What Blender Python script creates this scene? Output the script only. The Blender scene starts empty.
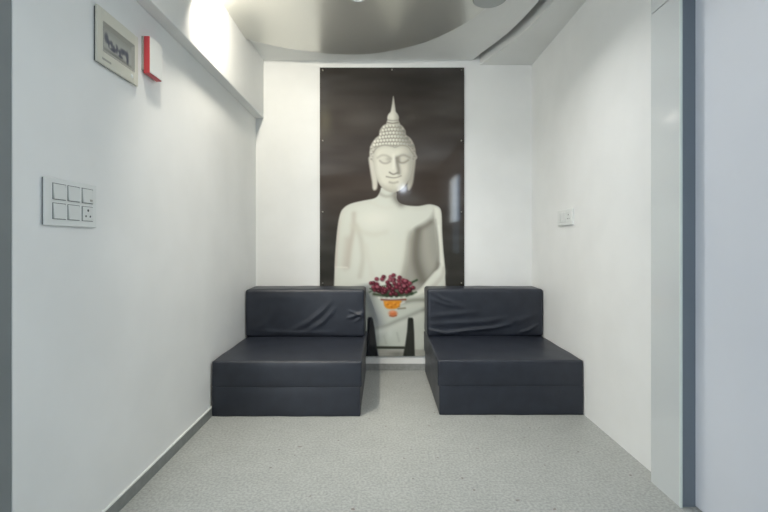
import bpy, bmesh, math, random
import numpy as np
from mathutils import Vector

random.seed(7)
C = bpy.context.scene.collection
SC = bpy.context.scene

# ------------------------------------------------------------------ camera
F = 442.0                                    # focal length in pixels of the 768 wide frame
H = 0.985                                    # eye height
cam_d = bpy.data.cameras.new('camera')
cam = bpy.data.objects.new('camera', cam_d)
C.objects.link(cam)
cam.location = (0, 0, H)
cam.rotation_euler = (math.pi / 2, 0, 0)
cam_d.sensor_width = 36
cam_d.lens = 36 * F / 768
cam_d.shift_x = 2 / 768
cam_d.shift_y = -14 / 768
cam_d.clip_start = 0.02
SC.camera = cam

# ------------------------------------------------------------------ world, exposure
w = bpy.data.worlds.new('world')
SC.world = w
w.use_nodes = True
w.node_tree.nodes['Background'].inputs[0].default_value = (0.75, 0.85, 1.0, 1)
w.node_tree.nodes['Background'].inputs[1].default_value = 0.3
SC.view_settings.view_transform = 'Standard'
SC.view_settings.look = 'None'
SC.view_settings.gamma = 1
SC.view_settings.use_curve_mapping = False
SC.view_settings.exposure = 0.15


def area(name, loc, rot, sx, sy, power, col, shape='RECTANGLE', spread=180):
    d = bpy.data.lights.new(name, 'AREA')
    d.shape = shape
    d.size = sx
    if shape in ('RECTANGLE', 'ELLIPSE'):
        d.size_y = sy
    d.energy = power
    d.color = col
    d.spread = math.radians(spread)
    o = bpy.data.objects.new(name, d)
    C.objects.link(o)
    o.location = loc
    o.rotation_euler = rot
    return o


WARM = (1.0, 0.93, 0.80)
COOL = (0.80, 0.90, 1.0)
PZ = 2.343                                   # underside of the curved ceiling panel
CZ = 2.381                                   # ceiling
BY = 3.4                                     # back wall
SPOTS = [((-0.79, 2.15), (0, .788, -.616), 10, 180), ((-0.76, 1.56), (.34, .46, -1), 5, 80)]   # place, aim, power, spread
for (sx_, sy_), aim_, p_, sp_a in SPOTS:
    d_ = Vector(aim_).normalized()
    o_ = area('spotlight_light', Vector((sx_, sy_, PZ - .05)) + d_ * .034, (0, 0, 0), .09, .09, p_, WARM, 'DISK', sp_a)
    o_.rotation_euler = d_.to_track_quat('-Z', 'Y').to_euler()
area('downlight_door_side', (0.30, 2.15, PZ - 0.062), (0, 0, 0), 0.10, 0.10, 8, (1, .985, .96), 'DISK', 145)
area('fill_panel_light', (-1.75, 0.0, CZ - 0.03), (0, 0, 0), 1.1, 0.55, 7, (.9, .95, 1))  # cool fill from an added, unseen ceiling panel
area('window_daylight', (1.14, -0.285, 1.66), (0, math.radians(90), 0), 0.7, 0.7, 8.5, (0.93, 0.985, 0.97))
area('rear_fill_light', (-1.86, -2.52, 1.45), (math.radians(90), 0, 0), 0.95, 1.25, 50, (0.96, 0.98, 0.98))  # fill for the back wall, from an invented rear window


# ------------------------------------------------------------------ materials
def mat(name, col, rough=0.5, metal=0.0, spec=0.5, coat=0.0, emit=None, estr=0.0):
    m = bpy.data.materials.new(name)
    m.use_nodes = True
    b = m.node_tree.nodes['Principled BSDF']
    b.inputs['Base Color'].default_value = (*col, 1)
    b.inputs['Roughness'].default_value = rough
    b.inputs['Metallic'].default_value = metal
    b.inputs['Specular IOR Level'].default_value = spec
    b.inputs['Coat Weight'].default_value = coat
    b.inputs['Coat Roughness'].default_value = 0.03
    if emit:
        b.inputs['Emission Color'].default_value = (*emit, 1)
        b.inputs['Emission Strength'].default_value = estr
    return m


def noise_mat(name, c1, c2, scale, rough=0.5, bump=0.0, spec=0.5, detail=4, lo=0.35, hi=0.65, bscale=None):
    m = mat(name, c1, rough, spec=spec)
    nt = m.node_tree
    b = nt.nodes['Principled BSDF']
    tc = nt.nodes.new('ShaderNodeTexCoord')
    n = nt.nodes.new('ShaderNodeTexNoise')
    n.inputs['Scale'].default_value = scale
    n.inputs['Detail'].default_value = detail
    nt.links.new(tc.outputs['Object'], n.inputs['Vector'])
    r = nt.nodes.new('ShaderNodeValToRGB')
    r.color_ramp.elements[0].position = lo
    r.color_ramp.elements[0].color = (*c1, 1)
    r.color_ramp.elements[1].position = hi
    r.color_ramp.elements[1].color = (*c2, 1)
    nt.links.new(n.outputs['Fac'], r.inputs['Fac'])
    nt.links.new(r.outputs['Color'], b.inputs['Base Color'])
    if bump:
        n2 = n
        if bscale:
            n2 = nt.nodes.new('ShaderNodeTexNoise')
            n2.inputs['Scale'].default_value = bscale
            nt.links.new(tc.outputs['Object'], n2.inputs['Vector'])
        bp = nt.nodes.new('ShaderNodeBump')
        bp.inputs['Strength'].default_value = bump
        bp.inputs['Distance'].default_value = 0.002
        nt.links.new(n2.outputs['Fac'], bp.inputs['Height'])
        nt.links.new(bp.outputs['Normal'], b.inputs['Normal'])
    return m


def floor_mat():
    m = mat('speckled_floor', (0.4, 0.41, 0.39), 0.42)
    nt = m.node_tree
    b = nt.nodes['Principled BSDF']
    tc = nt.nodes.new('ShaderNodeTexCoord')

    def nz(scale, detail, lo, hi, c1, c2):
        n = nt.nodes.new('ShaderNodeTexNoise')
        n.inputs['Scale'].default_value = scale
        n.inputs['Detail'].default_value = detail
        nt.links.new(tc.outputs['Object'], n.inputs['Vector'])
        r = nt.nodes.new('ShaderNodeValToRGB')
        r.color_ramp.elements[0].position = lo
        r.color_ramp.elements[0].color = (*c1, 1)
        r.color_ramp.elements[1].position = hi
        r.color_ramp.elements[1].color = (*c2, 1)
        nt.links.new(n.outputs['Fac'], r.inputs['Fac'])
        return r

    def mul(a, c):
        x = nt.nodes.new('ShaderNodeMix')
        x.data_type = 'RGBA'
        x.blend_type = 'MULTIPLY'
        x.inputs['Factor'].default_value = 1
        nt.links.new(a, x.inputs['A'])
        nt.links.new(c, x.inputs['B'])
        return x.outputs['Result']
    base = nz(95, 6, 0.36, 0.66, (0.30, 0.315, 0.302), (0.44, 0.455, 0.437))
    patch = nz(9, 3, 0.3, 0.7, (0.92, 0.92, 0.92), (1, 1, 1))
    spots = nz(34, 1, 0.23, 0.26, (0.55, 0.46, 0.45), (1, 1, 1))
    nt.links.new(mul(mul(base.outputs['Color'], patch.outputs['Color']), spots.outputs['Color']), b.inputs['Base Color'])
    return m


def attr_mat(name, rough, spec=0.5, coat=0.0):
    m = mat(name, (0.5, 0.5, 0.5), rough, spec=spec, coat=coat)
    nt = m.node_tree
    a = nt.nodes.new('ShaderNodeAttribute')
    a.attribute_name = 'print'
    nt.links.new(a.outputs['Color'], nt.nodes['Principled BSDF'].inputs['Base Color'])
    return m


M_WALL = noise_mat('white_wall_paint', (0.79, 0.80, 0.785), (0.83, 0.84, 0.825), 3, 0.55, 0.05, bscale=160)
M_REAR = noise_mat('bounce_cutting_wall', (0.26, 0.27, 0.28), (0.29, 0.30, 0.31), 3, 0.6)  # dark tone given to the unseen walls to cut bounced light
M_CEIL = noise_mat('ceiling_paint', (0.80, 0.81, 0.79), (0.83, 0.84, 0.82), 3, 0.6)
M_PANEL = mat('glossy_ceiling_laminate', (0.70, 0.70, 0.655), 0.28, metal=0.62)
M_SOFFIT = noise_mat('soffit_paint', (0.76, 0.77, 0.75), (0.79, 0.80, 0.78), 3, 0.5)
M_FLOOR = floor_mat()
M_SKIRT = noise_mat('grey_skirting', (0.20, 0.215, 0.205), (0.24, 0.255, 0.245), 40, 0.4)
M_SKIRT_B = noise_mat('pale_grey_skirting', (0.25, 0.26, 0.25), (0.30, 0.31, 0.30), 40, 0.4)
M_JAMB = mat('glossy_white_laminate', (0.62, 0.65, 0.65), 0.16, coat=0.3)
M_EDGE = mat('pale_green_glass_edge', (0.66, 0.74, 0.71), 0.2)
M_RECESS = mat('grey_blue_recess', (0.15, 0.18, 0.215), 0.5)
M_DOOR = noise_mat('door_white', (0.66, 0.69, 0.745), (0.69, 0.72, 0.775), 2, 0.45)
M_FRAME = noise_mat('grey_frame_paint', (0.19, 0.21, 0.215), (0.21, 0.23, 0.235), 5, 0.5)
M_LEATHER = noise_mat('charcoal_leatherette', (0.0145, 0.018, 0.0275), (0.019, 0.0235, 0.035), 14, 0.42, 0.18, bscale=220)
M_PLASTIC = mat('white_plastic', (0.74, 0.76, 0.74), 0.35)
M_ROCKER = mat('switch_white_plastic', (0.70, 0.72, 0.70), 0.3)
M_DARK = mat('dark_gap', (0.05, 0.055, 0.055), 0.6)
M_CREAM = mat('cream_plastic', (0.67, 0.66, 0.57), 0.4)
M_BEZEL = mat('beige_grey_bezel', (0.36, 0.355, 0.31), 0.4)
M_RED = mat('red_plastic', (0.56, 0.06, 0.07), 0.35)
M_STEEL = mat('brushed_steel', (0.32, 0.30, 0.25), 0.4, metal=1)
M_PRINT = attr_mat('printed_acrylic', 0.06, coat=0.0)
M_SCREEN = attr_mat('grey_picture_screen', 0.25)
M_LAMP = mat('lit_diffuser', (0.9, 0.9, 0.88), 0.4, emit=(1, 0.95, 0.86), estr=4)
M_FILL = mat('cool_fill_glow', (0.9, 0.9, 0.9), 0.4, emit=(0.85, 0.93, 1.0), estr=6)
M_SKY = mat('daylight_pane', (0.5, 0.5, 0.5), 0.3, emit=(0.50, 0.72, 1.0), estr=3.6)
M_SKY2 = mat('frosted_pane', (0.3, 0.3, 0.3), 0.3, emit=(0.52, 0.75, 1.0), estr=0.8)
M_GLOBE = mat('lit_globe', (0.9, 0.9, 0.9), 0.4, emit=(0.82, 0.9, 1.0), estr=22)
M_FITTING = mat('grey_fitting', (0.35, 0.37, 0.36), 0.3, metal=0.2)


# ------------------------------------------------------------------ helpers
def link(name, bm, m, parent=None, smooth=False, bevel=0.0, seg=2):
    me = bpy.data.meshes.new(name)
    bm.normal_update()
    bm.to_mesh(me)
    bm.free()
    me.materials.append(m)
    if smooth:
        for p in me.polygons:
            p.use_smooth = True
    o = bpy.data.objects.new(name, me)
    C.objects.link(o)
    if bevel:
        b = o.modifiers.new('bevel', 'BEVEL')
        b.width = bevel
        b.segments = seg
        b.limit_method = 'ANGLE'
    if parent:
        o.parent = parent
        o.matrix_parent_inverse.identity()
    return o


def add_box(bm, x0, x1, y0, y1, z0, z1):
    v = [bm.verts.new((x, y, z)) for x in (x0, x1) for y in (y0, y1) for z in (z0, z1)]
    for f in ((0, 1, 3, 2), (4, 6, 7, 5), (0, 4, 5, 1), (2, 3, 7, 6), (0, 2, 6, 4), (1, 5, 7, 3)):
        bm.faces.new([v[i] for i in f])


def bx(*a):
    bm = bmesh.new()
    add_box(bm, *a)
    bmesh.ops.recalc_face_normals(bm, faces=bm.faces)
    return bm


def prism(pts, z0, z1):
    bm = bmesh.new()
    lo = [bm.verts.new((x, y, z0)) for x, y in pts]
    hi = [bm.verts.new((x, y, z1)) for x, y in pts]
    n = len(pts)
    bm.faces.new(lo)
    bm.faces.new(hi)
    for i in range(n):
        bm.faces.new((lo[i], lo[(i + 1) % n], hi[(i + 1) % n], hi[i]))
    bmesh.ops.recalc_face_normals(bm, faces=bm.faces)
    return bm


def lathe(prof, n=48, axis='z'):
    """prof: list of (r, h); turned about z (or about -y for wall pieces)"""
    bm = bmesh.new()
    rings = []
    for r, h in prof:
        if r < 1e-6:
            p = (0, 0, h) if axis == 'z' else (0, -h, 0)
            rings.append([bm.verts.new(p)])
        else:
            ring = []
            for k in range(n):
                a = 2 * math.pi * k / n
                p = (r * math.cos(a), r * math.sin(a), h)
                if axis == 'y':
                    p = (p[0], -h, p[1])
                ring.append(bm.verts.new(p))
            rings.append(ring)
    for a, b in zip(rings, rings[1:]):
        for k in range(n):
            if len(a) == 1 and len(b) == 1:
                continue
            if len(a) == 1:
                bm.faces.new((a[0], b[k], b[(k + 1) % n]))
            elif len(b) == 1:
                bm.faces.new((a[k], a[(k + 1) % n], b[0]))
            else:
                bm.faces.new((a[k], a[(k + 1) % n], b[(k + 1) % n], b[k]))
    bmesh.ops.recalc_face_normals(bm, faces=bm.faces)
    return bm


def spline(pts, n=10):
    out = []
    P = [pts[0]] + list(pts) + [pts[-1]]
    for i in range(1, len(P) - 2):
        p0, p1, p2, p3 = [np.array(P[j], float) for j in (i - 1, i, i + 1, i + 2)]
        for k in range(n):
            t = k / n
            out.append(tuple(0.5 * ((2 * p1) + (p2 - p0) * t + (2 * p0 - 5 * p1 + 4 * p2 - p3) * t * t
                                    + (3 * p1 - p0 - 3 * p2 + p3) * t ** 3)))
    out.append(tuple(pts[-1]))
    return out


def struct(name, bm, m, parent=None, bevel=0.0, smooth=False):
    o = link(name, bm, m, parent, bevel=bevel, smooth=smooth)
    if not parent:
        o['kind'] = 'structure'
    return o


def thing(name, label, cat, loc=(0, 0, 0), rot=(0, 0, 0), group=None):
    o = bpy.data.objects.new(name, None)
    o.empty_display_size = 0.1
    C.objects.link(o)
    o.location = loc
    o.rotation_euler = rot
    o['label'] = label
    o['category'] = cat
    if group:
        o['group'] = group
    return o


# ------------------------------------------------------------------ the room
LX, RX, DX = -0.97, 1.152, 1.166              # left wall, right wall, door plane
NY = 1.16                                    # near end of the left wall
WZ = 2.50                                    # structural ceiling above the false one
RY = -2.6                                    # rear wall behind the camera
AX = -2.6                                    # side alcove beyond the left wall

struct('floor', bx(AX - .1, 1.4, RY - .1, BY + .12, -0.1, 0), M_FLOOR)
struct('ceiling', bx(AX - .1, 1.4, RY - .1, BY + .12, WZ, WZ + .1), M_CEIL)
struct('wall_back', bx(AX - .1, 1.4, BY, BY + .12, 0, WZ), M_WALL)
struct('wall_left', bx(AX - .1, LX, NY, BY, 0, WZ), M_WALL)
struct('wall_right', bx(RX, 1.4, 1.80, BY, 0, WZ), M_WALL)
struct('wall_far_left', bx(AX - .1, AX, RY, NY, 0, WZ), M_REAR)
wq = bmesh.new()
for a in ((AX - .1, -2.36, 0, WZ), (-1.36, 1.4, 0, WZ), (-2.36, -1.36, 0, .80), (-2.36, -1.36, 2.10, WZ)):
    add_box(wq, a[0], a[1], RY - .1, RY, a[2], a[3])
struct('wall_rear', wq, M_REAR)
wm = bmesh.new()
for a in ((-2.36, -2.32, .80, 2.10), (-1.40, -1.36, .80, 2.10), (-2.32, -1.40, .80, .84), (-2.32, -1.40, 2.06, 2.10), (-1.88, -1.84, .84, 2.06)):
    add_box(wm, a[0], a[1], RY - .07, RY - .02, a[2], a[3])
w2 = struct('fill_window', wm, M_PLASTIC)  # unseen window, added to light the back wall head-on
struct('pane', bx(-2.32, -1.88, RY - .05, RY - .04, .84, 2.06), M_SKY, w2)
struct('pane', bx(-1.84, -1.40, RY - .05, RY - .04, .84, 2.06), M_SKY, w2)
# right side behind the door: wall with a window opening
wr = bmesh.new()
add_box(wr, DX, 1.4, RY, -0.70, 0, WZ)
add_box(wr, DX, 1.4, 0.13, 0.62, 0, WZ)
add_box(wr, DX, 1.4, -0.70, 0.13, 0, 0.78)
add_box(wr, DX, 1.4, -0.70, 0.13, 2.06, WZ)
struct('wall_right_rear', wr, M_REAR)
wn = bmesh.new()
for a in ((-0.70, -0.66, 0.78, 2.06), (0.09, 0.13, 0.78, 2.06), (-0.66, 0.09, 0.78, 0.82), (-0.66, 0.09, 2.02, 2.06), (-0.66, 0.09, 1.27, 1.31)):
    add_box(wn, DX + .01, DX + .06, *a)
win = struct('window_1', wn, M_PLASTIC)
struct('pane', bx(DX + .03, DX + .04, -0.66, 0.09, 1.31, 2.02), M_SKY, win)
struct('pane', bx(DX + .03, DX + .04, -0.66, 0.09, 0.82, 1.27), M_SKY2, win)
# beam along the top of the left wall
struct('beam', bx(LX, -0.91, NY, BY, 1.935, CZ), M_WALL, bevel=0.004)
# sliding door and its cladding
struct('door_1', bx(DX, DX + .04, 0.62, 1.70, 0.004, 1.96), M_DOOR)
j = struct('trim_1', bx(1.113, RX + .03, 1.644, 1.80, 0, 1.917), M_RECESS)
struct('face_panel', bx(1.106, 1.113, 1.645, 1.817, 0, 1.917), M_JAMB, j)
struct('glass_edge', bx(1.1055, 1.113, 1.637, 1.6445, 0, 1.917), M_EDGE, j)
struct('side_strip', bx(1.113, RX, 1.80, 1.817, 0, 1.917), M_JAMB, j)
h = struct('trim_2', bx(1.113, DX, 0.62, 1.817, 1.921, CZ), M_RECESS)
struct('face_panel', bx(1.106, 1.113, 0.62, 1.817, 1.921, CZ), M_JAMB, h)
# grey frame on the near end of the left wall
struct('trim_3', bx(-1.13, LX - .001, NY - .05, NY, 0, CZ), M_FRAME, bevel=0.003)
# skirtings
bl = struct('baseboard_left', bx(LX, LX + .010, NY, BY, 0, 0.047), M_SKIRT)
struct('top_bead', bx(LX, LX + .008, NY, BY, 0.047, 0.052), M_PLASTIC, bl)
struct('baseboard_back', bx(LX + .01, RX, BY - .010, BY, 0, 0.050), M_SKIRT_B)

# curved, glossy ceiling panel and the grey soffit
edge = spline([(-.91, 2.955), (-.75, 3.055), (-.59, 3.125), (-.38, 3.185), (-.16, 3.20), (.05, 3.145), (.26, 3.03), (.39, 2.91),
               (.516, 2.745), (.60, 2.56), (.64, 2.3), (.63, 2.0), (.55, 1.65), (.32, 1.35), (0, 1.2), (-.4, 1.18), (-.91, 1.4)])
struct('ceiling_panel', prism(edge, PZ, CZ), M_PANEL)
sof = spline([(.752, BY), (.80, 3.25), (.858, 3.085), (.905, 2.93), (.938, 2.77), (.968, 2.55), (.982, 2.3), (.975, 2.0), (.93, 1.7), (.84, 1.4), (.7, 1.15)])
struct('ceiling_soffit', prism(sof + [(1.10, 1.15), (1.10, 1.816), (RX, 1.82), (RX, BY)], 2.346, WZ), M_SOFFIT)
lip = [(x - .06, y) for x, y in sof]
struct('false_ceiling', prism([(AX, BY)] + lip + [(.655, 1.10), (1.10, 1.10), (1.10, RY), (AX, RY)], CZ, CZ + .015), M_CEIL)


# ------------------------------------------------------------------ lamps
def downlight(x, y, r, label, lit=True, deep=0):
    t = thing('ceiling_downlight', label, 'ceiling light', (x, y, PZ), group='downlights in the curved ceiling panel')
    link('rim', lathe([(r * .86, 0), (r * .86, -.008 - deep), (r * .9, -.010 - deep), (r, -.006 - deep), (r, 0)]), M_PLASTIC, t, smooth=True)
    link('diffuser', lathe([(0, -.004), (r * .86, -.004), (r * .86, 0), (0, 0)]), M_LAMP if lit else M_PLASTIC, t)
    return t


downlight(-0.135, 2.425, 0.062, 'pale round downlight at the top edge, above the dark poster', False)
for (sx_, sy_), aim_, lab in ((SPOTS[0][0], SPOTS[0][1], 'lit swivelling spotlight beside the white beam, turned towards the poster'),
                            (SPOTS[1][0], SPOTS[1][1], 'lit swivelling spotlight nearest the viewer, turned towards the left sofa')):
    t = thing('ceiling_spotlight', lab, 'ceiling light', (sx_, sy_, PZ))
    link('mount', lathe([(0, 0), (.035, 0), (.035, -.008), (.010, -.010), (.010, -.02), (0, -.02)]), M_PLASTIC, t, smooth=False)
    hd = link('head', lathe([(0, .030), (.030, .027), (.045, .012), (.054, -.008), (.054, -.044), (.050, -.044), (.049, -.028)]), M_PLASTIC, t, smooth=True)
    hd.location, hd.rotation_euler = (0, 0, -.05), Vector(aim_).to_track_quat('-Z', 'Y').to_euler()
    link('diffuser', lathe([(0, -.030), (.0488, -.030), (.0488, -.026), (0, -.026)]), M_LAMP, hd)
downlight(0.30, 2.15, 0.060, 'lit deep downlight in the curved panel nearest the sliding door', True, .05)
t = thing('ceiling_fitting', 'small grey round fitting overlapping the rim of the curved ceiling panel', 'ceiling fitting', (.60, 2.457, PZ))
link('cover', lathe([(0, -.012), (.088, -.012), (.094, -.008), (.094, -.001), (0, -.001)]), M_FITTING, t)
t = thing('fill_panel', 'added cool white fill panel, unseen outside the frame on the left', 'ceiling light', (-1.75, 0, CZ))  # invented panel, carries the cool fill light
link('frame', bx(-.58, .58, -.30, .30, -.02, 0), M_PLASTIC, t)
link('diffuser', bx(-.55, .55, -.27, .27, -.024, -.02), M_FILL, t)
t = thing('wall_lamp', 'small round lit lamp on the wall behind the viewer', 'wall lamp', (.447, RY, 2.11))
link('backplate', lathe([(0, .0), (.05, .0), (.05, .012), (0, .012)], axis='y'), M_PLASTIC, t).rotation_euler = (0, 0, math.pi)
link('globe', lathe([(.04, .012)] + [(.075 * math.cos(a), .055 + .045 * math.sin(a)) for a in np.linspace(-.7, 1.5, 9)] + [(0, .1)], axis='y'), M_GLOBE, t,
     smooth=True).rotation_euler = (0, 0, math.pi)


# ------------------------------------------------------------------ the poster (a flat print of a seated stone figure)
PW, PH, SS = 144, 288, 2.0                   # print size in drawing units, samples per unit
nx, ny = int(PW * SS) + 1, int(PH * SS) + 1
gx, gy = np.meshgrid(np.linspace(320, 464, nx), np.linspace(68, 356, ny))


def s2l(c):
    c = np.asarray(c, float) / 255
    return np.where(c <= .04045, c / 12.92, ((c + .055) / 1.055) ** 2.4)


def seg_dist(pts, closed=False):
    d = np.full(gx.shape, 1e9)
    P = list(pts) + ([pts[0]] if closed else [])
    for (ax, ay), (bx_, by_) in zip(P, P[1:]):
        ux, uy = bx_ - ax, by_ - ay
        L = ux * ux + uy * uy + 1e-9
        t_ = np.clip(((gx - ax) * ux + (gy - ay) * uy) / L, 0, 1)
        d = np.minimum(d, np.hypot(gx - ax - t_ * ux, gy - ay - t_ * uy))
    return d


def inside(pts):
    c = np.zeros(gx.shape, bool)
    n = len(pts)
    for i in range(n):
        x0, y0 = pts[i]
        x1, y1 = pts[(i + 1) % n]
        if y0 == y1:
            continue
        c ^= ((gy < y0) != (gy < y1)) & (gx < (x1 - x0) * (gy - y0) / (y1 - y0) + x0)
    return c


def poly(pts, soft=.7, sm=True):
    """soft mask of a smooth closed outline, and the signed distance inside it"""
    if sm:
        pts = spline(list(pts) + [pts[0]], 5)[:-1]
    d = seg_dist(pts, True)
    sd = np.where(inside(pts), d, -d)
    return np.clip(sd / soft * .5 + .5, 0, 1), sd


img = np.zeros((ny, nx, 3))


def lay(mask, col):
    global img
    col = np.asarray(col, float)
    img = img * (1 - mask[..., None]) + col * mask[..., None]


def stroke(pts, width, col, alpha, clip=None, power=2):
    d = seg_dist(spline(pts, 6) if len(pts) > 2 else pts)
    m = alpha * np.exp(-(d / width) ** power)
    if clip is not None:
        m = m * clip
    lay(m, col)


def blob(x, y, rx, ry, col, alpha, clip=None, power=2):
    m = alpha * np.exp(-(((gx - x) / rx) ** 2 + ((gy - y) / ry) ** 2) ** (power / 2))
    if clip is not None:
        m = m * clip
    lay(m, col)


# cloudy dark backdrop
rng = np.random.default_rng(3)


def vnoise(sx, sy):
    a = rng.random((int(288 / sy) + 3, int(144 / sx) + 3))
    fx, fy = (gx - 320) / sx, (gy - 68) / sy
    ix, iy = fx.astype(int), fy.astype(int)
    tx, ty = fx - ix, fy - iy
    tx, ty = tx * tx * (3 - 2 * tx), ty * ty * (3 - 2 * ty)
    return (a[iy, ix] * (1 - tx) + a[iy, ix + 1] * tx) * (1 - ty) + (a[iy + 1, ix] * (1 - tx) + a[iy + 1, ix + 1] * tx) * ty


BG_T, BG_M, BG_B = np.array([60, 57, 54.]), np.array([71, 63, 57.]), np.array([54, 52, 47.])
k = np.clip((gy - 68) / 110, 0, 1)[..., None]
k2 = np.clip((gy - 190) / 60, 0, 1)[..., None]
img = (BG_T * (1 - k) + BG_M * k) * (1 - k2) + BG_B * k2
img += ((vnoise(46, 9) - .5) * 14 + (vnoise(20, 5) - .5) * 7)[..., None]
blob(362, 118, 26, 13, (98, 93, 90), .6)
blob(325, 122, 7, 14, (120, 114, 92), .45)
blob(420, 82, 40, 12, (30, 27, 25), .5)

ST = np.array([214, 216, 205.])              # lit stone
SH = np.array([128, 124, 113.])              # stone in shade
DK = np.array([84, 80, 72.])

# --- body
torso = [(381, 188), (379, 194), (374.5, 198.4), (362, 201), (351, 203.8), (344, 208), (340, 215), (337.3, 232), (335.4, 256), (334.4, 280), (334, 300), (336, 330), (345, 352),
         (392, 357), (440, 352), (447, 320), (446, 296), (444.5, 270), (442.8, 250), (441.6, 232), (441, 214), (438.6, 207.6), (430, 204.4), (418, 206.2), (406, 205.4), (399.5, 203.2),
         (396.5, 199), (396, 192), (392, 186)]
mt, sd = poly(torso)
blob(410, 199, 14, 6, (92, 88, 86), .75)
lay(mt, ST)
edge_k = np.clip(1 - sd / 7.0, 0, 1) ** 1.6
lay(mt * edge_k * .14 * np.clip((gx - 372) / 30, 0, 1), SH)
lay(mt * edge_k * .16 * (gx < 372), (172, 164, 152))
# shadow side of the torso below the figure's left chest
rs, _ = poly([(435, 211), (430, 219), (422, 225), (414, 230), (409, 238), (407.5, 250), (406, 262), (403, 276), (402, 290), (424, 292), (432, 283), (440, 270), (439, 250), (437, 232)], 3.2)
lay(mt * rs * .86, (150, 149, 139))
stroke([(418, 229), (415.5, 245), (416.5, 262), (422, 280)], 5.5, (104, 100, 91), .72, mt * rs)
stroke([(430, 222), (424, 226), (417, 230)], 3.2, (116, 112, 102), .65, mt * rs)
stroke([(411, 234), (408.5, 250), (406, 266), (402, 282)], 4, (166, 162, 150), .55, mt)
stroke([(425, 232), (427, 250), (431, 266)], 4, (172, 168, 157), .5, mt)
stroke([(427, 282), (434, 274), (439, 264)], 2.6, (96, 92, 84), .5, mt * rs)
# the arm on the right and its hand sweeping in to the lap
arm, asd = poly([(433, 206), (438.6, 207.6), (441, 214), (441.6, 232), (442.8, 250), (444.5, 268), (443.6, 277), (436, 286), (424, 294), (414, 298), (413, 294), (421, 287.5), (427, 280), (434, 272), (439.6, 266), (439.3, 250),
                 (437.6, 234), (434.4, 219)], 1.0)
lay(arm, (222, 223, 211))
lay(arm * np.clip(1 - asd / 2.2, 0, 1) * .35, (176, 172, 160))
stroke([(438.2, 226), (439.6, 246), (440.4, 262)], 1.3, (236, 237, 226), .6, arm)
blob(441.5, 272, 3.6, 5, (232, 233, 222), .6)
stroke([(435.6, 220), (437.2, 236), (438.2, 252), (437, 264)], 1.5, (128, 126, 116), .45, mt * rs)
stroke([(443.8, 268), (441, 277), (432, 287)], 2.4, (178, 174, 163), .45, arm)
# left arm creases
stroke([(354, 214), (353.5, 228), (350, 246), (347.5, 266)], 2.8, (184, 176, 163), .6, mt)
stroke([(356.5, 226), (361, 240), (363, 258), (360, 276)], 3.0, (192, 189, 176), .6, mt)
stroke([(348, 240), (346, 256), (345, 266)], 4.5, (190, 182, 170), .5, mt)
stroke([(336, 267), (347, 267.5)], 1.0, (228, 226, 214), .6, mt)
stroke([(338, 222), (336.6, 244), (335, 266)], 2.2, (196, 186, 174), .6, mt)
# chest modelling
stroke([(352, 226), (363, 232), (374, 234.5), (386, 232)], 3.0, (204, 202, 188), .5, mt)
blob(376, 219, 18, 10, (235, 233, 221), .55, mt)
blob(385, 250, 16, 14, (222, 222, 207), .5, mt)
stroke([(366, 246), (369, 262), (372, 276)], 3, (210, 208, 196), .5, mt)
# neck
stroke([(397.5, 190), (396, 197), (401, 203)], 4.2, (120, 116, 108), .8, mt)
stroke([(379, 193.5), (386, 196.5), (395, 195.5)], 1.8, (160, 156, 143), .5, mt)
stroke([(372, 203), (384, 208), (392, 207)], 2.2, (212, 210, 198), .4, mt)

# --- lap: folded legs seen between the seats
lap, _ = poly([(336, 296), (350, 288), (372, 284), (392, 288), (412, 296), (430, 294), (446, 300), (452, 330), (440, 360), (340, 360), (330, 330)], 2.5)
lay(lap, (196, 200, 189))
stroke([(366, 288), (371, 305), (378, 322), (382, 334)], 7, (128, 132, 136), .7, lap)  # bluish reflection of the left sofa's side, painted into the print
stroke([(376, 328.5), (386, 326), (396, 321.5), (407, 317), (425, 309)], 2.2, (128, 130, 122), .7, lap)
stroke([(378, 332), (390, 329), (404, 322), (420, 315)], 4, (208, 210, 200), .65, lap)
stroke([(400, 303), (414, 300), (428, 300)], 2.4, (128, 128, 116), .65, lap)
stroke([(404, 296), (416, 294), (426, 290)], 1.6, (214, 214, 202), .6, lap)
stroke([(396, 308), (412, 306), (424, 304)], 2.2, (206, 206, 194), .5, lap)
blob(390, 338, 15, 10, (192, 198, 188), .8)
blob(390, 333, 3, 5, (206, 212, 204), .5)
stroke([(384, 336), (386, 343)], 1.2, (170, 174, 164), .5)
stroke([(397, 333), (399, 341)], 1.2, (166, 170, 160), .5)
lay(np.clip((gy - 348.8) / 1.0, 0, 1) * ((gx > 330) & (gx < 455)), (168, 168, 160))
blob(398, 354, 9, 2.6, (104, 104, 98), .7)
blob(421, 353, 5, 4, (150, 150, 138), .5)

# --- head
for ex in ([(370, 157), (368.6, 159), (370, 170), (372, 182), (372.6, 188.5), (374.5, 190.6), (377.2, 188), (377.5, 178), (375, 164)],
           [(414.6, 157), (415.6, 160), (414.4, 172), (412.6, 184), (409.6, 190), (407.4, 189), (407.6, 178), (410.5, 164)]):
    me_, esd = poly(ex, .9)
    lay(me_, (212, 208, 195) if ex[0][0] < 392 else (166, 162, 150))
    lay(me_ * np.clip(1 - esd / 1.6, 0, 1) * .35, SH)
hair, hsd = poly([(369.8, 160), (369.6, 152), (371.4, 144.5), (375.5, 138.5), (379, 135.5), (379.6, 131), (382.4, 126.6), (386.2, 124.2), (392.4, 123.4), (398.6, 124.2), (402.4, 126.6), (405.2, 131),
                  (406, 135.2), (410.4, 138.8), (413.8, 145), (415.4, 153), (415.2, 160), (392, 166)], .8)
lay(hair, (194, 190, 177))
lay(hair * np.clip((gx - 400) / 16, 0, 1) * .5, (120, 116, 106))
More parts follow.
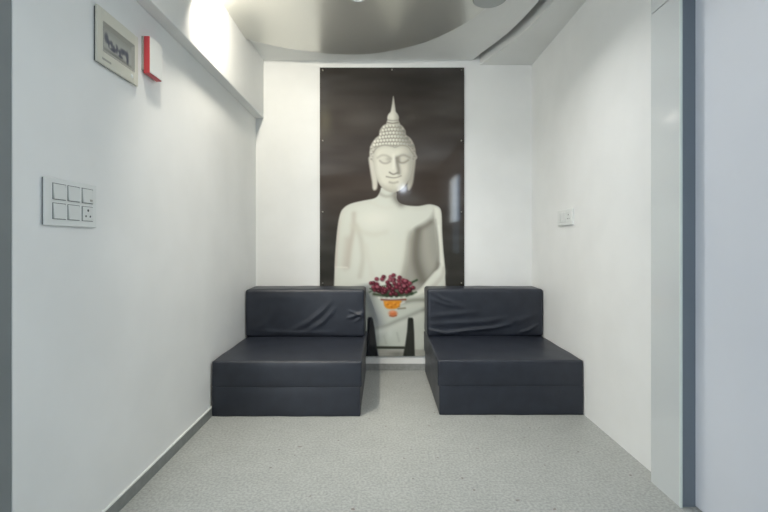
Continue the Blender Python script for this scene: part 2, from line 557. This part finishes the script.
for r_, (yy, x0, x1, n_) in enumerate([(126.0, 384, 401.4, 6), (129.6, 381.6, 403.8, 8), (133.2, 380.6, 405, 8), (136.8, 378.6, 407, 10), (140.4, 375, 410.6, 12),
                                       (144.0, 372.8, 413, 14)]):
    for q in range(n_):
        u = (q + (.5 if r_ % 2 else 0)) / (n_ - .5)
        xx = x0 + (x1 - x0) * u
        yb = yy + 1.6 * ((u - .5) * 2) ** 2
        shade = 1 - .42 * max(0, u - .55) / .45
        blob(xx + .5, yb + .9, 1.7, 1.7, (112, 108, 98), .55, hair, 4)
        blob(xx, yb, 1.35, 1.5, np.array([230, 228, 214]) * shade, .9, hair, 4)
        blob(xx - .35, yb - .45, .7, .7, np.array([248, 246, 234]) * shade, .7, hair)
for side, xs in ((0, (371.2, 373.0)), (1, (412.2, 414))):
    for q, yy in enumerate(np.arange(147.5, 159, 2.6)):
        blob(xs[q % 2], yy, 1.1, 1.2, (214, 211, 198) if side == 0 else (150, 146, 135), .8)
        blob(xs[q % 2] + .4, yy + 1.4, 1.2, .6, (110, 106, 96), .5)
# finial: ball, neck and flame
fin, fsd = poly([(386.4, 124.8), (386.6, 122.6), (387.4, 120.4), (387.3, 117.6), (388.4, 114.6), (390.4, 112.2), (391.2, 109), (392.2, 103.5), (393.3, 96.6), (394.4, 103.5), (395.2, 109), (395.8, 112.2), (397.6, 114.6), (398.7, 117.6), (398.4, 120.4), (399, 122.6), (398.8, 124.8)], .7)
lay(fin, (222, 220, 207))
lay(fin * np.clip((gx - 393) / 5, 0, 1) * .5, (130, 126, 116))
blob(391, 116.5, 3, 2.6, (238, 236, 224), .6, fin)
stroke([(388, 120.4), (392.5, 121), (398, 120.4)], .7, (140, 136, 126), .6, fin)
stroke([(387, 122.8), (392.5, 123.6), (398, 122.8)], .8, (120, 116, 106), .7, fin)
lay(fin * np.clip((113 - gy) / 12, 0, 1) * .35, (120, 116, 112))
# face
face, fsd = poly([(373, 158), (373.6, 152), (376.4, 148), (381, 145.4), (387, 144.8), (391.6, 145.8), (395, 147), (398.2, 145.6), (403.4, 144.8), (408.6, 147), (411.4, 151), (412, 159), (411.4, 168),
                  (409.6, 176), (406.4, 183.5), (401.5, 189), (395.5, 192), (389.5, 192), (383.6, 189), (379, 183.5), (375.6, 175), (373.6, 166)], .8)
lay(face, (229, 226, 211))
stroke([(373.4, 153), (377, 148), (384, 145.4), (392, 146.6), (395, 147.6), (401, 145.6), (408, 147.2), (412, 153)], .8, (140, 136, 123), .6)
lay(face * np.clip((gx - 397) / 16, 0, 1) * .55, (138, 133, 121))
lay(face * np.clip(1 - fsd / 5, 0, 1) * .38, (150, 146, 134))
lay(face * np.clip((gy - 182) / 11, 0, 1) * .30, (136, 132, 118))
blob(389, 151, 9, 4, (224, 222, 208), .6, face)
blob(380.5, 171, 4.5, 6, (224, 221, 207), .6, face)
blob(404.4, 169, 3.6, 6.5, (222, 218, 204), .7, face)
# brows, lids, nose, lips
stroke([(377.6, 158), (382, 155.6), (387, 156), (391, 159)], 1.3, (180, 175, 161), .6, face)
stroke([(396.8, 158.6), (401, 155.8), (405, 155.6), (409.6, 158)], 1.4, (146, 141, 129), .6, face)
blob(388.5, 159.6, 3.2, 2.4, (166, 161, 147), .6, face)
blob(383, 160, 3.4, 1.8, (218, 215, 201), .6, face)
blob(398.6, 160, 2.2, 3, (128, 123, 112), .6, face)
blob(403.6, 159.6, 3.2, 1.9, (206, 202, 188), .7, face)
stroke([(379.8, 161), (383, 163.2), (387, 163.4), (390, 161.8)], 1.1, (160, 154, 140), .6, face)
stroke([(397.8, 161.6), (401, 163), (404.6, 162.6), (408, 160.4)], 1.2, (136, 131, 119), .65, face)
stroke([(396.6, 158.5), (397.4, 164), (398.6, 170), (398.8, 173)], 2.1, (134, 129, 117), .8, face)
stroke([(393.6, 155), (393.6, 163), (393.4, 170)], 1.5, (240, 237, 224), .85, face)
stroke([(389.6, 172.6), (391.8, 174), (394, 174.4), (397.6, 173)], .95, (130, 125, 112), .75, face)
blob(393.4, 171, 1.8, 1.5, (222, 218, 204), .7, face)
stroke([(386.4, 176.8), (390, 177.6), (393.6, 178), (397.4, 177.4), (401, 176)], .8, (146, 140, 125), .7, face)
blob(393.4, 179.8, 3.8, 1.0, (226, 220, 203), .7, face)
stroke([(389.6, 182.4), (393.4, 183.2), (397.6, 182.2)], 1.2, (166, 160, 144), .65, face)
blob(392.8, 187, 4, 2.4, (204, 202, 184), .5, face)

# --- flowers in a bowl, and a black stand before the figure
for a_ in np.linspace(0, 1, 26):
    x_ = 370 + 44 * a_
    stroke([(391.5 + (x_ - 391.5) * .25, 296), (x_, 284 + 9 * abs(a_ - .5))], .7, (58, 66, 46), .8)
stroke([(374, 294), (385, 295.5), (400, 295.5), (412, 293)], 1.7, (48, 58, 36), .85)
for x_, y_, a_ in ((414.6, 281.2, .9), (413.8, 293.2, .7), (409, 295, .7), (372, 291, .5), (398, 293.6, .8), (386, 294.4, .8)):
    stroke([(x_ - 2.4, y_ + 1.0), (x_ + 2.2, y_ - 1.2)], 1.1, (46, 66, 44), a_)
fl = [(371, 283), (376.6, 278.8), (383.5, 276.6), (390.5, 276.6), (393.4, 275), (399.4, 277.2), (406.6, 281.2), (394, 279.4)]
for a_ in range(62):
    th, rr = rng.random() * 2 * math.pi, rng.random() ** .5
    fl.append((391.6 + 21.5 * rr * math.cos(th), 286.4 + 8.4 * rr * math.sin(th) * (1 if math.sin(th) < 0 else .9)))
for q, (x_, y_) in enumerate(fl):
    c_ = [(98, 36, 48), (126, 54, 68), (80, 28, 38), (152, 86, 98), (110, 40, 54)][q % 5]
    blob(x_ + .4, y_ + .6, 2.5, 2.2, (52, 18, 24), .6, power=4)
    blob(x_, y_, 1.9, 1.75, c_, .95, power=4)
    blob(x_ - .5, y_ - .5, .9, .8, (176, 98, 112), .6)
for x_ in np.linspace(379, 404, 6):
    blob(x_, 297 + rng.random(), 1.3, 1.0, (226, 224, 214), .75)
stroke([(381.5, 299.6), (392, 300.2), (405.5, 299.4)], 1.0, (116, 58, 46), .85)
bw, _ = poly([(383.6, 300.8), (400.6, 300.8), (399.6, 305), (396.6, 308.4), (388.4, 308.8), (384.6, 306)], .9)
lay(bw, (214, 136, 36))
for x_, y_ in ((386.5, 303), (390, 305.6), (394, 303), (397.6, 305)):
    blob(x_, y_, 1.6, 1.4, (236, 164, 60), .8)
    blob(x_ + 1.4, y_ + 1.3, 1.2, .9, (168, 92, 24), .6)
stroke([(401, 303.4), (404, 302)], 1.2, (224, 222, 212), .7)
stroke([(398, 308.6), (405, 308)], 1.0, (116, 112, 92), .7)
blob(393, 313.4, 4.4, 3.0, (206, 112, 62), .95, power=4)
blob(392, 311.6, 2.8, 1.4, (232, 160, 120), .8)
stroke([(390, 315.6), (393, 316.2), (396, 315.4)], .9, (150, 72, 40), .7)
lg, _ = poly([(367.8, 319), (368.6, 317.2), (371.6, 317.2), (372.7, 319), (374.6, 329), (376.2, 342), (378.2, 357), (365.6, 357), (366.4, 342), (367.2, 330)], .8, sm=False)
lay(lg, (20, 22, 30))
rg, _ = poly([(407.8, 319), (408.6, 317.6), (412.2, 317.6), (413.2, 319), (414, 332), (414.7, 357), (402.8, 357), (405.2, 344), (407, 331)], .8, sm=False)
lay(rg, (32, 34, 28))
stroke([(376.5, 347.4), (404, 347.6)], 1.35, (40, 44, 35), .95, power=4)
stroke([(377.5, 346.2), (404, 346.4)], .5, (86, 90, 76), .6)

X0, X1, Z0, Z1 = -0.477, 0.631, 0.109, 2.323


def print_mesh(name, cols, fn, m, parent):
    hh, ww = cols.shape[:2]
    me = bpy.data.meshes.new(name)
    u, v = np.meshgrid(np.linspace(0, 1, ww), np.linspace(0, 1, hh))
    co = np.stack(fn(u.ravel(), v.ravel()), 1)
    idx = np.arange(hh * ww).reshape(hh, ww)
    q = np.stack([idx[:-1, :-1], idx[1:, :-1], idx[1:, 1:], idx[:-1, 1:]], -1).reshape(-1, 4)
    me.from_pydata(co.tolist(), [], q.tolist())
    at = me.color_attributes.new('print', 'FLOAT_COLOR', 'POINT')
    rgba = np.ones((hh * ww, 4), np.float32)
    rgba[:, :3] = s2l(np.clip(cols, 0, 255)).reshape(-1, 3)
    at.data.foreach_set('color', rgba.ravel())
    me.materials.append(m)
    o = bpy.data.objects.new(name, me)
    C.objects.link(o)
    o.parent = parent
    return o


PX, PZc = (X0 + X1) / 2, Z0
poster = thing('poster', 'tall dark glossy poster of a white seated statue with red flowers', 'poster', (PX, BY, PZc))
link('backing_panel', bx(X0 - PX, X1 - PX, -.0100, -.0042, 0, Z1 - Z0), mat('poster_edge', (.05, .05, .05), .4), poster)
print_mesh('printed_face', img, lambda u, v: (X0 - PX + u * (X1 - X0), np.full_like(u, -.0104), (1 - v) * (Z1 - Z0)), M_PRINT, poster)
for px, py in [(323, 71), (392, 70.5), (461, 71), (323, 141), (461, 141), (323, 212), (461, 212), (323, 283), (461, 283), (323, 352), (461, 352)]:
    s_ = link('screw', lathe([(0, .014), (.004, .0135), (.0050, .012), (.0050, -.0100), (0, -.0100)], 20, 'y'), M_STEEL, poster, smooth=True)
    s_.location = ((px - 382) / 130 - PX, -.0102, H + (242 - py) / 130 - PZc)


# ------------------------------------------------------------------ folding foam sofas
def soft_box(x0, x1, y0, y1, z0, z1, r, n, disp=None):
    """rounded upholstered block with a fine grid; disp(p, normal) -> offset along the normal"""
    lo, hi = np.array([x0, y0, z0]), np.array([x1, y1, z1])

    def ax(a, b, m_):
        e = r * (1 - np.cos(np.linspace(0, math.pi / 2, 6)))
        e = np.concatenate([e[:-1] * 1.0, []])
        mid = np.linspace(a + r, b - r, m_)
        return np.concatenate([a + r - r * np.cos(np.linspace(0, math.pi / 2, 6))[:-1][::1] * 1.0, mid, (b - r + r * np.sin(np.linspace(0, math.pi / 2, 6)))[1:]])
    axs = [ax(lo[i], hi[i], n[i]) for i in range(3)]
    bm = bmesh.new()
    cache = {}

    def vert(i, j, k_):
        key = (i, j, k_)
        if key not in cache:
            p = np.array([axs[0][i], axs[1][j], axs[2][k_]])
            q = np.clip(p, lo + r, hi - r)
            d = p - q
            L = np.linalg.norm(d)
            nn = d / L if L > 1e-9 else np.zeros(3)
            pp = q + nn * r
            if disp:
                pp = pp + nn * disp(pp, nn)
            cache[key] = bm.verts.new(pp)
        return cache[key]
    N = [len(a) for a in axs]
    for a in range(3):
        b, c = (a + 1) % 3, (a + 2) % 3
        for end in (0, N[a] - 1):
            for i in range(N[b] - 1):
                for j_ in range(N[c] - 1):
                    vs = []
                    for di, dj in ((0, 0), (1, 0), (1, 1), (0, 1)):
                        t_ = [0, 0, 0]
                        t_[a], t_[b], t_[c] = end, i + di, j_ + dj
                        vs.append(vert(*t_))
                    bm.faces.new(vs if end else vs[::-1])
    bmesh.ops.recalc_face_normals(bm, faces=bm.faces)
    return bm


def ridge(u, v, pts, w_, h_):
    """height of a soft crease running along a polyline, fading at its ends"""
    best = 0.0
    tot = len(pts) - 1
    for i, ((ax_, ay_), (bx_, by_)) in enumerate(zip(pts, pts[1:])):
        ux, uy = bx_ - ax_, by_ - ay_
        L = ux * ux + uy * uy
        t_ = min(1, max(0, ((u - ax_) * ux + (v - ay_) * uy) / L))
        d = math.hypot(u - ax_ - t_ * ux, v - ay_ - t_ * uy)
        s_ = (i + t_) / tot
        best = max(best, math.exp(-(d / w_) ** 2) * math.sin(math.pi * (.08 + .84 * s_)))
    return best * h_


def sofa(label, x0, x1, yf, creases, side, seam_h):
    xm = (x0 + x1) / 2
    yb = BY - .03
    W = (x1 - x0) / 2
    D = yb - yf
    t = thing('foam_sofa', label, 'sofa', (xm, yf, 0), group='folding foam sofas')

    def pillow(cx, cy, cz, hx, hy, hz, amt, extra=None):
        def f(p, n_):
            u, v, w_ = (p[0] - cx) / hx, (p[1] - cy) / hy, (p[2] - cz) / hz
            uu, vv, ww = [max(0, 1 - abs(q) ** 3) for q in (u, v, w_)]
            if abs(n_[2]) > .7:
                b = uu * vv
            elif abs(n_[1]) > .7:
                b = uu * ww
            else:
                b = 0
            a = amt * b + .0012 * math.sin(p[0] * 23 + p[2] * 17) * math.cos(p[1] * 19 + p[0] * 7)
            if extra:
                a += extra(p, n_)
            return a
        return f
    sy = yf + .625                           # where the backrest starts
    zs = seam_h
    ybk = BY - .04 - yf
    # lower and upper foam layer, and the backrest block
    link('base_cushion', soft_box(-W + .002 + .007 * (side > 0), W - .002 - .007 * (side < 0), .001, ybk, .0005, zs + .0065, .005, (36, 26, 10),
                                  pillow(0, ybk / 2, zs / 2, W, ybk / 2, zs / 2, .004)), M_LEATHER, t, smooth=True)
    link('seat_cushion', soft_box(-W, W, 0, ybk, zs + .0008, .312, .011, (48, 34, 10),
                                  pillow(0, ybk / 2, .235, W, ybk / 2, .078, .006)), M_LEATHER, t, smooth=True)

    def wr_(p, n_):
        if n_[1] > -.5:
            return 0
        return sum(ridge(p[0], p[2], c, w_, h_) for c, w_, h_ in creases)
    b0 = sy - yf
    bk = link('backrest', soft_box(-W + (-.004 if side < 0 else .002), W - (.008 if side < 0 else -.002), b0, ybk, .313, .651, .020, (110, 16, 46),
                                   pillow(0, (b0 + ybk) / 2, .48, W, (ybk - b0) / 2, .17, .006, wr_)), M_LEATHER, t, smooth=True)
    return t


cl = [([(-.10, .36), (.02, .42), (.12, .50), (.17, .56)], .018, .006), ([(.02, .36), (.12, .42), (.20, .51)], .016, .006),
      ([(.30, .45), (.36, .47), (.41, .49)], .011, .008), ([(.31, .50), (.37, .475), (.41, .46)], .008, .007), ([(.35, .42), (.39, .455), (.40, .50)], .008, .006),
      ([(-.40, .36), (-.30, .40), (-.24, .48)], .02, .004), ([(-.36, .36), (-.1, .345), (.2, .35)], .014, .004), ([(-.40, .58), (-.2, .60), (0, .59)], .03, .003)]
cr = [([(-.39, .35), (-.28, .338), (-.12, .358), (.05, .375), (.18, .40)], .012, .011), ([(-.38, .40), (-.2, .41), (0, .42), (.14, .45)], .018, .006),
      ([(-.40, .365), (-.34, .352), (-.28, .336)], .008, .008), ([(-.38, .63), (-.30, .58), (-.2, .55)], .014, .006), ([(-.39, .58), (-.27, .54), (-.16, .53)], .016, .005),
      ([(.24, .34), (.31, .36), (.37, .40)], .010, .008), ([(-.40, .46), (-.25, .47), (-.05, .49)], .018, .005), ([(.1, .40), (.25, .43), (.38, .48)], .02, .004)]
sofa('dark grey leatherette foam sofa against the left wall, left of the statue poster', -.962, -.114, 2.492, cl, -1, .163)
sofa('dark grey leatherette foam sofa in the right corner below the small socket plate', .318, 1.148, 2.514, cr, 1, .161)


# ------------------------------------------------------------------ fittings on the left wall
def on_left(name, label, cat, y, z):
    # local x runs along +Y (away from the viewer), local z up, local -y into the room (+X)
    return thing(name, label, cat, (LX, y, z), (0, 0, math.pi / 2))


def on_right(name, label, cat, y, z):
    # local x runs along -Y (towards the viewer), local z up, local -y into the room (-X)
    return thing(name, label, cat, (RX, y, z), (0, 0, -math.pi / 2))


sp_ = on_left('switch_panel', 'large white switch panel with five rockers and a socket on the left wall', 'light switch', 1.257, 1.033)
link('back_box', bx(.003, .228, -.004, 0, .002, .138), M_DARK, sp_)
link('plate', bx(0, .232, -.0085, -.004, 0, .140), M_PLASTIC, sp_, bevel=.002)


def module(u0, u1, v0, v1, kind):
    if kind == 'socket':
        s_ = link('socket', bx(u0, u1, -.0115, -.0085, v0, v1), M_ROCKER, sp_, bevel=.001)
        um, vm = (u0 + u1) / 2, (v0 + v1) / 2
        for du, dv, r_ in ((0, .011, .0042), (-.0105, -.008, .0034), (.0105, -.008, .0034)):
            hl = link('pin_hole', lathe([(0, .0118), (r_, .0118), (r_, .009), (0, .009)], 20, 'y'), M_DARK, s_)
            hl.location = (um + du, 0, vm + dv)
    else:
        s_ = bmesh.new()
        # a rocker: wedge that is thicker at the bottom
        v = [s_.verts.new(p) for p in ((u0, -.0085, v0), (u1, -.0085, v0), (u1, -.0085, v1), (u0, -.0085, v1),
                                       (u0, -.0140, v0), (u1, -.0140, v0), (u1, -.0100, v1), (u0, -.0100, v1))]
        for f in ((0, 1, 2, 3), (4, 5, 6, 7), (0, 1, 5, 4), (1, 2, 6, 5), (2, 3, 7, 6), (3, 0, 4, 7)):
            s_.faces.new([v[i] for i in f])
        bmesh.ops.recalc_face_normals(s_, faces=s_.faces)
        rk = link('rocker', s_, M_ROCKER, sp_, bevel=.001)
        if kind == 'mark':
            link('indicator', bx(u1 - .018, u1 - .006, -.0138, -.0110, v0 + .005, v0 + .012), M_BEZEL, rk)
    # a dark joint round the module
    g_ = bmesh.new()
    e = .0016
    for a in ((u0 - e, u0, v0 - e, v1 + e), (u1, u1 + e, v0 - e, v1 + e), (u0, u1, v0 - e, v0), (u0, u1, v1, v1 + e)):
        add_box(g_, a[0], a[1], -.0092, -.0083, a[2], a[3])
    link('joint', g_, M_DARK, sp_)


cols_ = [(.034, .085), (.096, .146), (.160, .210)]
for ci, (a, b) in enumerate(cols_):
    module(a, b, .079, .124, 'mark' if ci == 2 else 'rocker')
    module(a, b, .021, .066, 'socket' if ci == 2 else 'rocker')

# cream unit with a grey picture
vi = on_left('wall_monitor', 'cream wall unit framing a grey picture, left of the red and white box', 'wall monitor', 1.485, 1.595)
link('back_box', bx(.003, .243, -.005, 0, .003, .186), M_DARK, vi)
fr = bmesh.new()
add_box(fr, 0, .032, -.0135, -.005, 0, .192)
add_box(fr, .226, .250, -.0135, -.005, 0, .192)
add_box(fr, .032, .226, -.0135, -.005, 0, .046)
add_box(fr, .032, .226, -.0135, -.005, .150, .192)
link('housing', fr, M_CREAM, vi, bevel=.002)
bz = bmesh.new()
a0, a1, c0, c1, e = .032, .226, .046, .150, .012
for q in (((a0, c0), (a1, c0), (a1 - e, c0 + e), (a0 + e, c0 + e)), ((a1, c0), (a1, c1), (a1 - e, c1 - e), (a1 - e, c0 + e)),
          ((a1, c1), (a0, c1), (a0 + e, c1 - e), (a1 - e, c1 - e)), ((a0, c1), (a0, c0), (a0 + e, c0 + e), (a0 + e, c1 - e))):
    bz.faces.new([bz.verts.new((q[i][0], -.0130 if i < 2 else -.0065, q[i][1])) for i in range(4)])
bmesh.ops.recalc_face_normals(bz, faces=bz.faces)
link('bezel', bz, M_BEZEL, vi)
gx, gy = np.meshgrid(np.linspace(0, 85, 171), np.linspace(0, 40, 81))
img = np.zeros((81, 171, 3)) + np.array([182, 182, 174.])
img -= np.clip((14 - gy) / 14, 0, 1)[..., None] * 22
for x_, y_, rx_, ry_ in ((8, 17, 6, 9), (14, 24, 5, 7), (22, 22, 5, 6), (30, 27, 6, 6), (38, 24, 5, 8), (47, 27, 5, 6), (55, 22, 7, 6), (63, 20, 9, 5), (71, 24, 5, 10), (72, 33, 4, 7), (26, 31, 9, 3), (50, 33, 8, 3)):
    blob(x_, y_, rx_, ry_, (84, 86, 98), .8, power=4)
for x_, y_ in ((19, 27), (34, 22), (43, 30), (60, 29), (66, 31), (11, 29)):
    blob(x_, y_, 2.6, 3.6, (190, 190, 182), .75, power=4)
blob(40, 38, 50, 3, (120, 120, 114), .7)
print_mesh('screen', img, lambda u, v: (a0 + e + u * (a1 - a0 - 2 * e), np.full_like(u, -.0068), c1 - e - v * (c1 - c0 - 2 * e)), M_SCREEN, vi)
link('name_strip', bx(.026, .076, -.0140, -.0130, .016, .023), M_BEZEL, vi)
bt = link('button', lathe([(0, .004), (.006, .0035), (.0072, .002), (.0072, 0), (0, 0)], 20, 'y'), M_PLASTIC, vi, smooth=True)
bt.location = (.205, -.0130, .024)

# red and white sounder box
fs = on_left('alarm_sounder', 'small red and white wall box, right of the cream unit with the grey picture', 'fire alarm', 1.786, 1.668)
link('back_box', bx(-.004, .09, -.008, 0, .012, .148), M_BEZEL, fs)
link('red_body', bx(0, .100, -.030, -.006, 0, .150), M_RED, fs, bevel=.002)
link('white_cover', bx(.002, .098, -.0335, -.0298, .003, .148), M_PLASTIC, fs, bevel=.0015)

# ------------------------------------------------------------------ socket plate on the right wall
sr = on_right('socket_plate', 'small white socket plate on the right wall above the right sofa', 'electric socket', 2.872, 1.090)
link('plate', bx(0, .222, -.013, 0, 0, .097), M_PLASTIC, sr, bevel=.002)
for u0 in (.030, .068, .106, .150):
    if u0 < .12:
        v_ = link('rocker', bx(u0, u0 + .030, -.0165, -.013, .020, .078), M_ROCKER, sr, bevel=.001)
    else:
        v_ = link('socket', bx(u0, u0 + .052, -.0160, -.013, .020, .078), M_ROCKER, sr, bevel=.001)
        for du, dv, r_ in ((.026, .042, .0045), (.015, .018, .0036), (.037, .018, .0036)):
            hl = link('pin_hole', lathe([(0, .0164), (r_, .0164), (r_, .014), (0, .014)], 20, 'y'), M_DARK, v_)
            hl.location = (u0 + du, 0, .020 + dv)
